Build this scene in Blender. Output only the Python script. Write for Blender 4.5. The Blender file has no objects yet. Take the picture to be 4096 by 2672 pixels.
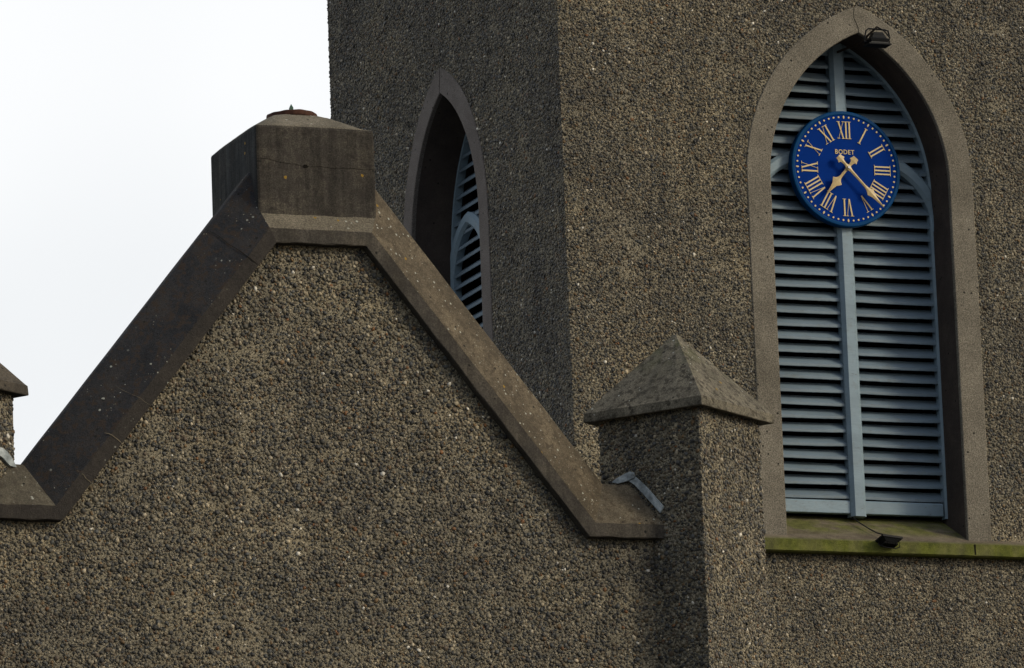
import bpy, bmesh, math, random
import numpy as np
from math import sin, cos, tan, radians, pi, sqrt, atan2, hypot, acos
from mathutils import Vector, Matrix
random.seed(7); RNG = np.random.default_rng(11)
scene = bpy.context.scene
col = scene.collection

# ------------------------------------------------------------------ helpers
def link(o, parent=None):
    col.objects.link(o)
    if parent: o.parent = parent
    return o
def empty(name, loc=(0,0,0)):
    o = bpy.data.objects.new(name, None); o.empty_display_size = .2
    # things keep identity transforms so children can be written in world metres
    return link(o)
def tag(o, label=None, cat=None, group=None, kind=None):
    if label: o['label'] = label
    if cat: o['category'] = cat
    if group: o['group'] = group
    if kind: o['kind'] = kind
    return o
class MB:
    """collects polygons and links them as one mesh object"""
    def __init__(s): s.v = []; s.f = []; s.m = []
    def add(s, vs, fs, mi=0):
        b = len(s.v); s.v += [tuple(p) for p in vs]
        for f in fs: s.f.append([b+i for i in f]); s.m.append(mi)
    def poly(s, pts, mi=0): s.add(pts, [list(range(len(pts)))], mi)
    def box(s, lo, hi, mi=0):
        x0,y0,z0 = lo; x1,y1,z1 = hi
        s.hexa([(x0,y0,z0),(x1,y0,z0),(x1,y1,z0),(x0,y1,z0)], [(x0,y0,z1),(x1,y0,z1),(x1,y1,z1),(x0,y1,z1)], mi)
    def hexa(s, bot, top, mi=0):
        n = len(bot)
        fs = [list(range(n))[::-1], list(range(n, 2*n))]
        for i in range(n): fs.append([i, (i+1)%n, n+(i+1)%n, n+i])
        s.add(list(bot)+list(top), fs, mi)
    def strip(s, rows, mi=0, closed=False):
        """rows: list of point lists of equal length"""
        n = len(rows[0]); vs = [p for r in rows for p in r]; fs = []
        R = len(rows)
        for i in range(R-1 if not closed else R):
            for j in range(n-1):
                a = i*n+j; b = ((i+1)%R)*n+j
                fs.append([a, a+1, b+1, b])
        s.add(vs, fs, mi)
    def tube(s, pts, r, seg=8, mi=0, caps=True):
        pts = [Vector(p) for p in pts]; rings = []
        for i, p in enumerate(pts):
            d = (pts[min(i+1, len(pts)-1)] - pts[max(i-1, 0)]).normalized()
            a = d.cross(Vector((0,0,1)));
            if a.length < 1e-3: a = d.cross(Vector((1,0,0)))
            a.normalize(); b = d.cross(a)
            rings.append([p + (a*cos(2*pi*k/seg) + b*sin(2*pi*k/seg))*r for k in range(seg)])
        base = len(s.v); vs = [q for R in rings for q in R]; fs = []
        for i in range(len(rings)-1):
            for k in range(seg):
                fs.append([i*seg+k, i*seg+(k+1)%seg, (i+1)*seg+(k+1)%seg, (i+1)*seg+k])
        if caps: fs.append(list(range(seg))); fs.append([(len(rings)-1)*seg+k for k in range(seg)][::-1])
        s.add(vs, fs, mi)
    def build(s, name, mats, parent=None, smooth=False, bevel=0, fix=True, pebbles=None):
        if not isinstance(mats, (list, tuple)): mats = [mats]
        me = bpy.data.meshes.new(name)
        me.from_pydata(s.v, [], s.f)
        me.polygons.foreach_set('material_index', s.m)
        if fix:
            bm = bmesh.new(); bm.from_mesh(me)
            bmesh.ops.remove_doubles(bm, verts=bm.verts, dist=1e-5)
            bmesh.ops.recalc_face_normals(bm, faces=bm.faces)
            bm.to_mesh(me); bm.free()
        if pebbles is not None: append_pebbles(me, pebbles)
        elif smooth:
            me.polygons.foreach_set('use_smooth', [True]*len(me.polygons))
        for m in mats: me.materials.append(m)
        me.update()
        o = bpy.data.objects.new(name, me); link(o, parent)
        if bevel:
            b = o.modifiers.new('bevel', 'BEVEL'); b.width = bevel; b.segments = 2; b.limit_method = 'ANGLE'; b.angle_limit = radians(25)
        return o

# pebbles: real little stones pressed into the render, kept inside the wall's own mesh
_t = (1+sqrt(5))/2
ICOV = np.array([(-1,_t,0),(1,_t,0),(-1,-_t,0),(1,-_t,0),(0,-1,_t),(0,1,_t),(0,-1,-_t),(0,1,-_t),(_t,0,-1),(_t,0,1),(-_t,0,-1),(-_t,0,1)])
ICOV /= np.linalg.norm(ICOV[0])
ICOF = np.array([(0,11,5),(0,5,1),(0,1,7),(0,7,10),(0,10,11),(1,5,9),(5,11,4),(11,10,2),(10,7,6),(7,1,8),(3,9,4),(3,4,2),(3,2,6),(3,6,8),(3,8,9),(4,9,5),(2,4,11),(6,2,10),(8,6,7),(9,8,1)])
def lownoise(u, w, seed, f):
    r = np.random.default_rng(seed); s = 0
    for k in range(6):
        a, b, p = r.normal()*f, r.normal()*f*1.6, r.uniform(0, 6.28)
        s = s + np.sin(a*u + b*w + p)
    return s/6
def scatter(org, U, W, N, u0, u1, w0, w1, step, inside, seed, size=1.0):
    """stones over the plane org+U*u+W*w with normal N; returns vertex array (n,12,3)"""
    r = np.random.default_rng(seed)
    out = []
    for layer, (st, smin, smax, dens) in enumerate(((step*1.12, .42, .70, .96), (step*.80, .25, .46, .72), (step*.60, .15, .30, .55))):
        nu = int((u1-u0)/st)+1; nw = int((w1-w0)/st)+1
        gu, gw = np.meshgrid(np.arange(nu), np.arange(nw)); gu = gu.ravel().astype(float); gw = gw.ravel().astype(float)
        gu = u0 + (gu + .5*(gw % 2))*st + r.uniform(-.42, .42, gu.size)*st
        gw = w0 + gw*st + r.uniform(-.42, .42, gw.size)*st
        k = inside(gu, gw) & (gu >= u0) & (gu <= u1) & (gw >= w0) & (gw <= w1)
        d = lownoise(gu, gw, seed+5, 7.0)*.5 + lownoise(gu, gw, seed+9, 19.0)*.5
        k &= r.uniform(0, 1, gu.size) < dens*np.clip(1.0 + d*1.15, .30, 1)
        gu, gw = gu[k], gw[k]; n = gu.size
        a = step*r.uniform(smin, smax, n)*size*np.exp(r.normal(0, .16, n))
        big = r.uniform(0, 1, n) < .04; a[big] *= 1.35; a = np.minimum(a, step*.86)
        b = a*r.uniform(.58, .98, n); c = a*r.uniform(.28, .52, n)
        v = ICOV[None] * np.ones((n, 1, 1)) * (1 + r.normal(0, .10, (n, 12, 1)))
        # facetted, slightly slabby stones
        v = np.sign(v)*np.abs(v)**r.uniform(.75, 1.1, (n, 1, 1))
        v = v*np.stack([a, b, c], 1)[:, None, :]
        th = r.uniform(0, 6.283, n); ct, s_ = np.cos(th), np.sin(th)
        x = v[:,:,0]*ct[:,None] - v[:,:,1]*s_[:,None]; y = v[:,:,0]*s_[:,None] + v[:,:,1]*ct[:,None]; z = v[:,:,2]
        t1 = r.normal(0, .26, n)[:,None]; t2 = r.normal(0, .26, n)[:,None]
        z = z + x*t1 + y*t2
        off = r.uniform(-.30, .35, n)*c + .0006
        z = z + off[:,None]
        P = org[None,None] + U[None,None]*(gu[:,None,None]+x[:,:,None]) + W[None,None]*(gw[:,None,None]+y[:,:,None]) + N[None,None]*z[:,:,None]
        out.append(P)
    return np.concatenate(out, 0)
def append_pebbles(me, P):
    n = P.shape[0]; nv0 = len(me.vertices); nl0 = len(me.loops); np0 = len(me.polygons)
    co = np.empty(nv0*3); me.vertices.foreach_get('co', co)
    li = np.empty(nl0, int); me.loops.foreach_get('vertex_index', li)
    ls = np.empty(np0, int); me.polygons.foreach_get('loop_start', ls)
    lt = np.empty(np0, int); me.polygons.foreach_get('loop_total', lt)
    mi = np.empty(np0, int); me.polygons.foreach_get('material_index', mi)
    me.clear_geometry()
    fi = (ICOF[None] + (np.arange(n)*12)[:,None,None] + nv0).reshape(-1)
    me.vertices.add(nv0+n*12); me.vertices.foreach_set('co', np.concatenate([co, P.reshape(-1)]))
    me.loops.add(nl0+n*60); me.loops.foreach_set('vertex_index', np.concatenate([li, fi]))
    me.polygons.add(np0+n*20)
    me.polygons.foreach_set('loop_start', np.concatenate([ls, nl0+np.arange(n*20)*3]))
    me.polygons.foreach_set('material_index', np.concatenate([mi, np.full(n*20, 1)]))
    sm = np.concatenate([np.zeros(np0, bool), np.ones(n*20, bool)])
    me.polygons.foreach_set('use_smooth', sm)
    me.update(calc_edges=True); me.validate()

# ------------------------------------------------------------------ materials
class NT:
    def __init__(s, name, rough=.85, spec=.25):
        s.m = bpy.data.materials.new(name); s.m.use_nodes = True
        s.t = s.m.node_tree; s.n = s.t.nodes; s.l = s.t.links
        s.b = s.n['Principled BSDF']; s.b.inputs['Roughness'].default_value = rough
        s.b.inputs['Specular IOR Level'].default_value = spec
        s.co = s.n.new('ShaderNodeNewGeometry').outputs['Position']
    def noise(s, scale, detail=4, rough=.55, vec=None, dist=0):
        n = s.n.new('ShaderNodeTexNoise'); n.inputs['Scale'].default_value = scale; n.inputs['Detail'].default_value = detail
        n.inputs['Roughness'].default_value = rough; n.inputs['Distortion'].default_value = dist
        s.l.new(vec or s.co, n.inputs['Vector']); return n.outputs['Fac']
    def vor(s, scale, feature='F1', out='Distance', vec=None, rnd=1):
        n = s.n.new('ShaderNodeTexVoronoi'); n.feature = feature; n.inputs['Scale'].default_value = scale; n.inputs['Randomness'].default_value = rnd
        s.l.new(vec or s.co, n.inputs['Vector']); return n.outputs[out]
    def stretch(s, v):
        n = s.n.new('ShaderNodeMapping'); n.inputs['Scale'].default_value = v; s.l.new(s.co, n.inputs['Vector']); return n.outputs[0]
    def ramp(s, fac, stops, const=False):
        n = s.n.new('ShaderNodeValToRGB'); r = n.color_ramp
        if const: r.interpolation = 'CONSTANT'
        while len(r.elements) < len(stops): r.elements.new(.5)
        for e, (p, c) in zip(r.elements, stops):
            e.position = p; e.color = (*c, 1) if not isinstance(c, (int, float)) else (c, c, c, 1)
        s.l.new(fac, n.inputs[0]); return n.outputs[0]
    def mix(s, fac, a, b, mode='MIX'):
        n = s.n.new('ShaderNodeMix'); n.data_type = 'RGBA'; n.blend_type = mode
        for sock, v in ((n.inputs[0], fac), (n.inputs[6], a), (n.inputs[7], b)):
            if hasattr(v, 'is_linked') or hasattr(v, 'links'): s.l.new(v, sock)
            elif isinstance(v, (int, float)): sock.default_value = v
            else: sock.default_value = (*v, 1)
        return n.outputs[2]
    def math(s, op, a, b=0.0):
        n = s.n.new('ShaderNodeMath'); n.operation = op
        for sock, v in ((n.inputs[0], a), (n.inputs[1], b)):
            if isinstance(v, (int, float)): sock.default_value = v
            else: s.l.new(v, sock)
        return n.outputs[0]
    def sep(s):
        n = s.n.new('ShaderNodeSeparateXYZ'); s.l.new(s.co, n.inputs[0]); return n.outputs
    def color(s, c):
        if isinstance(c, tuple): s.b.inputs['Base Color'].default_value = (*c, 1)
        else: s.l.new(c, s.b.inputs['Base Color'])
    def bump(s, h, dist=.01, strength=1):
        n = s.n.new('ShaderNodeBump'); n.inputs['Distance'].default_value = dist; n.inputs['Strength'].default_value = strength
        s.l.new(h, n.inputs['Height']); s.l.new(n.outputs[0], s.b.inputs['Normal'])

STONES = [(0,(.020,.021,.022)),(.08,(.036,.037,.039)),(.22,(.056,.054,.048)),(.34,(.088,.083,.068)),(.45,(.066,.070,.072)),
          (.54,(.086,.068,.044)),(.62,(.128,.116,.088)),(.72,(.090,.070,.052)),(.79,(.165,.148,.115)),(.885,(.135,.088,.044)),
          (.912,(.155,.075,.032)),(.921,(.25,.22,.165)),(.982,(.38,.335,.255)),(.994,(.58,.56,.51))]
def weather(k, c):
    """damp patches, rain streaks and lime-washed lifts shared by stones and mortar"""
    c = k.mix(1, c, k.ramp(k.noise(1.3, 5, .62), [(.32, (.70,.70,.72)), (.5, (.97,.97,.96)), (.68, (1.18,1.14,1.06))]), 'MULTIPLY')
    c = k.mix(1, c, k.ramp(k.noise(3.4, 4, .6, vec=k.stretch((1.6,1.6,.16))), [(.36, (.74,.75,.77)), (.56, (1.,1.,1.))]), 'MULTIPLY')
    c = k.mix(1, c, k.ramp(k.noise(2.2, 4, .6, vec=k.stretch((.35,.35,2.6))), [(.45, (1.,1.,1.)), (.70, (1.22,1.19,1.12))]), 'MULTIPLY')
    return c
def mk_stone():
    k = NT('pebble_stone', .62, .35)
    g = k.n.new('ShaderNodeNewGeometry')
    c = k.ramp(g.outputs['Random Per Island'], STONES, True)
    v = k.noise(90, 3); c = k.mix(1, c, k.ramp(v, [(.3, .72), (.7, 1.22)]), 'MULTIPLY')
    # broad weathering over the wall
    c = weather(k, c)
    k.color(c); k.bump(k.noise(260, 3), .002, .6); return k.m
def mk_mortar():
    k = NT('pebbledash_mortar', .95, .15)
    c = k.ramp(k.noise(105, 4, .65), [(.38, (.026,.023,.018)), (.46, (.175,.157,.118)), (.60, (.36,.33,.26))])
    c = weather(k, c)
    k.color(c); k.bump(k.noise(110, 5, .7), .014, 1); return k.m
def mk_dash():
    """the same render where it carries on beyond the modelled stones"""
    k = NT('pebbledash_render', .8, .25)
    cell = k.vor(46, 'F1', 'Color'); n = k.n.new('ShaderNodeSeparateColor'); k.l.new(cell, n.inputs[0])
    c = k.ramp(n.outputs[0], STONES, True)
    edge = k.vor(46, 'DISTANCE_TO_EDGE')
    c = k.mix(k.ramp(edge, [(.04, 1.0), (.12, 0.0)]), c, (.130,.118,.095))
    k.color(c); k.bump(k.ramp(edge, [(0, 0.), (.3, 1.)]), .01, 1); return k.m
def mk_concrete(name, dark, mid, light, blotch=None, moss=None, lichen=.0, orange=.0, grain=1.0, streak=0.0, scale=1.0):
    k = NT(name, .92, .18)
    c = k.ramp(k.noise(5*scale, 6, .68), [(.30, dark), (.5, mid), (.70, light)])
    f = k.noise(125, 4, .8); c = k.mix(1, c, k.ramp(f, [(.38, 1-.40*grain), (.5, 1.), (.60, 1+.60*grain)]), 'MULTIPLY')
    if blotch:
        b = k.ramp(k.noise(26, 5, .7), [(.50, 0.), (.60, 1.)]); c = k.mix(b, c, blotch)
    if streak:
        b = k.ramp(k.noise(9, 4, .6, vec=k.stretch((2.2, 2.2, .22))), [(.42, 1-streak), (.62, 1.)]); c = k.mix(1, c, b, 'MULTIPLY')
    if moss:
        mp = k.n.new('ShaderNodeMapRange'); k.l.new(k.sep()[2], mp.inputs[0]); mp.inputs[1].default_value = moss[0]; mp.inputs[2].default_value = moss[1]
        b = k.math('MULTIPLY', mp.outputs[0], k.ramp(k.noise(9, 5, .65), [(.46, 0.), (.62, .8)])); c = k.mix(b, c, (.050,.058,.022))
    # pits
    p = k.vor(17, 'F1'); p = k.math('MULTIPLY', k.ramp(p, [(.09, 1.), (.15, 0.)]), k.ramp(k.noise(5, 2), [(.5, 0.), (.56, 1.)])); c = k.mix(p, c, (.016,.016,.015))
    if lichen:
        d = k.vor(34, 'F1', vec=None); lc = k.vor(34, 'F1', 'Color'); q = k.n.new('ShaderNodeSeparateColor'); k.l.new(lc, q.inputs[0])
        rad = k.math('MULTIPLY', q.outputs[0], .30)
        m = k.math('LESS_THAN', k.math('ADD', d, k.math('MULTIPLY', k.noise(150, 2), .12)), rad)
        m = k.math('MULTIPLY', m, k.ramp(k.noise(4.2, 3), [(.60-lichen*.22, 0.), (.66-lichen*.16, 1.)]))
        c = k.mix(m, c, (.36,.37,.33))
        d = k.vor(62, 'F1'); lc = k.vor(62, 'F1', 'Color'); q = k.n.new('ShaderNodeSeparateColor'); k.l.new(lc, q.inputs[0])
        m = k.math('LESS_THAN', k.math('ADD', d, k.math('MULTIPLY', k.noise(200, 2), .15)), k.math('MULTIPLY', q.outputs[2], .30))
        m = k.math('MULTIPLY', m, k.ramp(k.noise(7, 4, .6), [(.62-lichen*.24, 0.), (.74-lichen*.22, .85)]))
        c = k.mix(m, c, (.27,.265,.22))
    if orange:
        d = k.vor(17, 'F1'); lc = k.vor(17, 'F1', 'Color'); q = k.n.new('ShaderNodeSeparateColor'); k.l.new(lc, q.inputs[0])
        m = k.math('LESS_THAN', k.math('ADD', d, k.math('MULTIPLY', k.noise(120, 3), .2)), k.math('MULTIPLY', k.math('GREATER_THAN', q.outputs[1], 1-orange), .24))
        c = k.mix(m, c, (.25,.16,.03))
    k.color(c)
    h = k.math('ADD', k.math('MULTIPLY', k.noise(240, 4, .7), 1.0), k.math('MULTIPLY', k.noise(22, 4), 1.2))
    k.bump(h, .006, .9); return k.m

M_STONE = mk_stone(); M_MORTAR = mk_mortar(); M_DASH = mk_dash()
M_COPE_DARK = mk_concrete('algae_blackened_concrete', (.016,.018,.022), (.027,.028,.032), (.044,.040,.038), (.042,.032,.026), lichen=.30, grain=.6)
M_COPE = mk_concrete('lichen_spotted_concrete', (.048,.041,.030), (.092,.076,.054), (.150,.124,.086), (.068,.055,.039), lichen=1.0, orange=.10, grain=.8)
M_FASCIA = mk_concrete('coping_edge_concrete', (.050,.046,.042), (.072,.065,.056), (.100,.088,.070), grain=.7, streak=.3)
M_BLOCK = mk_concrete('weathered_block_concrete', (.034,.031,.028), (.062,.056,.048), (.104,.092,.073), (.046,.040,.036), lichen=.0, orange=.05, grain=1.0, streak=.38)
M_BLOCK_SIDE = mk_concrete('dark_block_side', (.022,.026,.028), (.036,.040,.042), (.060,.058,.052), lichen=.05, orange=.12, grain=.7, streak=.5)  # darker, cooler tone for the block's left and back faces
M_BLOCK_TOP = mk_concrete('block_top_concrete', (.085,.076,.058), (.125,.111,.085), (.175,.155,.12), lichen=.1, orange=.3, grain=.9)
M_CAP = mk_concrete('cap_concrete', (.100,.092,.072), (.145,.132,.102), (.195,.176,.135), (.055,.049,.038), lichen=.45, orange=.10, grain=.9, streak=.2, moss=(8.5, 8.78))
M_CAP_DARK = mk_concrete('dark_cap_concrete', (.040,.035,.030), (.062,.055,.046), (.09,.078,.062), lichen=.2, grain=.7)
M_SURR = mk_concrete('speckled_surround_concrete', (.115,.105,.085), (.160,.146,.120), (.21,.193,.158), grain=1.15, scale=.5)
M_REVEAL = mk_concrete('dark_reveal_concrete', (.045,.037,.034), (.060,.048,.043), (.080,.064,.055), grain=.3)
M_SIDE = mk_concrete('surround_shade_tint', (.095,.084,.078), (.125,.111,.103), (.16,.143,.133), grain=.8, scale=.5)  # darker copy of the surround concrete, the left side's shade put into its colour

def mk_sill():
    k = NT('mossy_sill_concrete', .93, .15)
    base = k.ramp(k.noise(8, 5, .7), [(.3, (.075,.062,.046)), (.5, (.130,.110,.082)), (.72, (.19,.165,.125))])
    moss = k.ramp(k.noise(16, 5, .7), [(.3, (.055,.066,.014)), (.55, (.105,.118,.022)), (.75, (.16,.165,.04))])
    z = k.sep()[2]
    front = k.ramp(z, [(0,0.),(1,0.)])
    n = k.n.new('ShaderNodeMapRange'); k.l.new(z, n.inputs[0]); n.inputs[1].default_value = 8.845; n.inputs[2].default_value = 8.818; n.clamp = True
    f1 = k.math('MULTIPLY', n.outputs[0], k.ramp(k.noise(4.5, 4, .6, vec=k.stretch((2.0,2.0,.4))), [(.30, .62), (.56, .97)]))
    n2 = k.n.new('ShaderNodeMapRange'); k.l.new(z, n2.inputs[0]); n2.inputs[1].default_value = 8.87; n2.inputs[2].default_value = 8.93; n2.clamp = True
    f2 = k.math('MULTIPLY', n2.outputs[0], k.ramp(k.noise(6, 5, .65), [(.36, 0.), (.56, .75)]))
    c = k.mix(k.math('MAXIMUM', f1, f2), base, moss)
    c = k.mix(1, c, k.ramp(k.noise(260, 3), [(.35, .7), (.65, 1.3)]), 'MULTIPLY')
    k.color(c); k.bump(k.noise(120, 5, .7), .006, .8); return k.m
M_SILL = mk_sill()
def mk_paint(name, a, b, chip=(.09,.085,.075)):
    k = NT(name, .55, .35)
    c = k.ramp(k.noise(7, 5, .65), [(.3, a), (.7, b)])
    c = k.mix(k.ramp(k.noise(38, 6, .75, vec=k.stretch((.35,.35,1.6))), [(.63, 0.), (.69, .75)]), c, chip)
    c = k.mix(k.ramp(k.noise(14, 5, .7), [(.52, 0.), (.75, .45)]), c, (.10,.105,.09))
    c = k.mix(1, c, k.ramp(k.noise(2.0, 3, vec=k.stretch((1,1,4))), [(.3, .86), (.7, 1.08)]), 'MULTIPLY')
    k.color(c); k.bump(k.noise(75, 4, .6, vec=k.stretch((.2,.2,1))), .004, .5); return k.m
M_PAINT = mk_paint('blue_grey_louvre_paint', (.128,.178,.228), (.158,.220,.275))
M_PAINT2 = mk_paint('blue_grey_frame_paint', (.180,.255,.320), (.225,.31,.38))
def plain(name, c, rough=.5, spec=.4, metal=0, var=.15, vs=12):
    k = NT(name, rough, spec); k.b.inputs['Metallic'].default_value = metal
    v = k.ramp(k.noise(vs, 4), [(.3, 1-var), (.7, 1+var)]); k.color(k.mix(1, c, v, 'MULTIPLY')); return k.m
M_VOID = plain('belfry_dark', (.004,.004,.005), 1, 0)
M_BLUE = plain('clock_blue_enamel', (.0002,.026,.20), .5, .02, var=.06)
M_BLUE_RIM = plain('clock_blue_rim', (.0008,.045,.15), .5, .06, var=.08)
M_GOLD = plain('clock_gold', (.60,.47,.23), .5, .4, var=.05)
M_BRASS = plain('dull_gold_hand', (.46,.345,.16), .45, .5, var=.12, vs=30)
M_STEEL = plain('hub_steel', (.35,.35,.36), .35, .5, metal=.8)
M_BLACK = plain('black_lamp_paint', (.006,.007,.009), .6, .15)
M_GLASS = plain('dark_lamp_glass', (.02,.022,.022), .3, .3)
M_BROWN = plain('brown_cable_strap', (.035,.025,.018), .7, .2)
M_CABLE = plain('black_cable', (.008,.009,.011), .5, .3)
M_RUST = plain('rusty_ring', (.050,.022,.015), .85, .2, var=.5, vs=22)
M_COPPER = plain('green_copper', (.030,.085,.060), .6, .3, var=.3, vs=60)
M_CRACK = plain('crack_dark', (.012,.011,.010), 1, 0)
M_CRACK_PALE = plain('crack_pale', (.125,.108,.078), .9, .1, var=.4, vs=40)
def mk_lead():
    k = NT('lead_flashing', .5, .4)
    c = k.ramp(k.noise(22, 5, .65), [(.3, (.10,.12,.135)), (.5, (.23,.27,.295)), (.68, (.40,.45,.48))])
    k.color(c); k.bump(k.noise(28, 4), .006, .8); return k.m
M_LEAD = mk_lead()
def mk_slate():
    k = NT('roof_slate', .6, .35)
    b = k.n.new('ShaderNodeTexBrick'); b.inputs['Scale'].default_value = 3.2; b.inputs['Color1'].default_value = (.045,.05,.06,1); b.inputs['Color2'].default_value = (.07,.072,.08,1); b.inputs['Mortar'].default_value = (.01,.01,.012,1); b.inputs['Mortar Size'].default_value = .012
    k.l.new(k.stretch((1,1,1)), b.inputs['Vector']); k.color(b.outputs['Color']); return k.m
M_SLATE = mk_slate()
def mk_ground():
    k = NT('churchyard_gravel', .95, .1)
    c = k.ramp(k.noise(.4, 8, .7), [(.3, (.045,.046,.040)), (.55, (.070,.068,.058)), (.75, (.10,.095,.080))])
    k.color(c); k.bump(k.noise(6, 6, .7), .05, .8); return k.m

# ------------------------------------------------------------------ window shape
XT, YT = 15.449, 38.04            # corner of the tower
TW = 4.19                         # tower width
def A(u, w, z): return (XT+u, YT+w, z)      # clock side: u along the wall, w into it
def B(u, w, z): return (XT+w, YT+u, z)      # left side
class Arch:
    def __init__(s, x0, x1, zl, zr, R=1.069):
        s.x0, s.x1, s.zl, s.zr, s.R = x0, x1, zl, zr, R
        s.cl = (x0+R, zl); s.cr = (x1-R, zr)
    def apex(s, g=0):
        lo, hi = s.x0-g, s.x1+g
        for _ in range(60):
            m = (lo+hi)/2
            if s.zL(m, g) < s.zR(m, g): lo = m
            else: hi = m
        return m, s.zL(m, g)
    def zL(s, x, g=0): return s.cl[1] + sqrt(max(0, (s.R+g)**2-(x-s.cl[0])**2))
    def zR(s, x, g=0): return s.cr[1] + sqrt(max(0, (s.R+g)**2-(x-s.cr[0])**2))
    def path(s, g=0, n=26, zb=8.6):
        """left jamb foot, arch, right jamb foot"""
        ax, az = s.apex(g); R = s.R+g; pts = [(s.x0-g, zb), (s.x0-g, (zb+s.zl)/2)]
        a1 = atan2(az-s.cl[1], ax-s.cl[0])
        for i in range(n+1):
            a = pi + (a1-pi)*i/n; pts.append((s.cl[0]+R*cos(a), s.cl[1]+R*sin(a)))
        a2 = atan2(az-s.cr[1], ax-s.cr[0])
        for i in range(1, n+1):
            a = a2*(1-i/n); pts.append((s.cr[0]+R*cos(a), s.cr[1]+R*sin(a)))
        pts += [(s.x1+g, (zb+s.zr)/2), (s.x1+g, zb)]
        return pts
    def inside(s, u, z, g=0):
        R = s.R+g
        return ((u > s.x0-g) & (u < s.x1+g) & (z > 8.6) & ((z < s.zl) | (np.hypot(u-s.cl[0], z-s.cl[1]) < R) ) & ((z < s.zr) | (np.hypot(u-s.cr[0], z-s.cr[1]) < R)))
    def span(s, z, g=0):
        R = s.R+g
        a = s.x0-g if z <= s.zl else s.cl[0]-sqrt(max(0, R*R-(z-s.cl[1])**2))
        b = s.x1+g if z <= s.zr else s.cr[0]+sqrt(max(0, R*R-(z-s.cr[1])**2))
        return a, b
ARCH_A = Arch(1.406, 2.652, 11.150, 11.180)
ARCH_B = Arch(1.462, 2.706, 11.160, 11.160)
GAP = .163

# ------------------------------------------------------------------ tower
tower = tag(empty('church_tower'), 'tall square pebbledashed bell tower with pointed louvred windows, behind the gable', 'tower')
def wall_face(mb, F, arch, u1, z0, z1, zs0, zs1):
    """pebbledash sheet with a pointed opening; slot 0 where stones sit, slot 2 beyond"""
    g = GAP-.02
    P = arch.path(g, zb=8.80)
    def q(a, b, c, d): # u0,u1,z0,z1 split in z by stone zone
        for za, zb, mi in ((c, min(d, zs0), 2), (max(c, zs0), min(d, zs1), 0), (max(c, zs1), d, 2)):
            if zb-za > 1e-4: mb.poly([F(a,0,za), F(b,0,za), F(b,0,zb), F(a,0,zb)], mi)
    q(0, P[0][0], z0, z1); q(P[-1][0], u1, z0, z1); q(P[0][0], P[-1][0], z0, 8.80)
    for (a, za), (b, zb) in zip(P[1:-1], P[2:-1]):
        if b-a < 1e-6: continue
        mb.poly([F(a,0,za), F(b,0,zb), F(b,0,zs1), F(a,0,zs1)], 0)
    q(P[0][0], P[-1][0], zs1, z1)
mb = MB(); TOP = 15.5; ZS1 = 13.5
wall_face(mb, A, ARCH_A, TW, 0, TOP, 7.6, ZS1)
wall_face(mb, B, ARCH_B, TW, 0, TOP, 7.6, ZS1)
mb.poly([A(TW,0,0), A(TW,TW,0), A(TW,TW,TOP), A(TW,0,TOP)], 2)
mb.poly([A(0,TW,0), A(TW,TW,0), A(TW,TW,TOP), A(0,TW,TOP)], 2)
mb.poly([A(0,0,TOP), A(TW,0,TOP), A(TW,TW,TOP), A(0,TW,TOP)], 2)
V = lambda *a: np.array(a, float)
insA = lambda u, z: ~(ARCH_A.inside(u, z, GAP-.004) & (z > 8.8)) & ((z < 8.745) | (z > 8.86))
insB = lambda u, z: ~ARCH_B.inside(u, z, GAP-.004)
pe = [scatter(V(XT,YT,0), V(1,0,0), V(0,0,1), V(0,-1,0), 0, 3.5, 7.6, ZS1, .0180, insA, 21),
      scatter(V(XT,YT,0), V(0,1,0), V(0,0,1), V(-1,0,0), 0, TW, 7.6, ZS1, .0180, insB, 22),
      scatter(V(XT,YT,0), V(1,0,0), V(0,0,1), V(0,-1,0), 3.5, TW, 7.6, ZS1, .0180, insA, 23)]
mb.build('wall', [M_MORTAR, M_STONE, M_DASH], tower, fix=False, pebbles=np.concatenate(pe, 0))

# tower top parapet and the sill course
m = MB(); m.box((XT-.08, YT-.08, TOP+.003), (XT+TW+.08, YT+TW+.08, TOP+.18)); m.build('parapet_coping', M_FASCIA, tower, bevel=.01)
def sill(F, u0, u1, name):
    m = MB(); us = [u0 + (u1-u0)*i/40 for i in range(41)]
    rows = []
    for u in us:
        j = random.uniform(-.0012, .0012); rows.append([F(u,.40,9.065), F(u,-.065,8.832+j), F(u,-.08,8.823+j), F(u,-.083,8.752+j), F(u,-.07,8.744), F(u,.05,8.744)])
    m.strip(rows)
    m.poly(rows[0]); m.poly(rows[-1])
    return m
m = sill(A, ARCH_A.x0-GAP-.33, TW+.05, 'sill'); sl = m.build('window_sill', M_SILL, tower)
m = MB();
x = 2.662; m.box((XT+x-.004, YT-.0845, 8.756), (XT+x+.004, YT-.079, 8.822)); m.build('mortar_joint', M_CRACK, sl)

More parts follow.
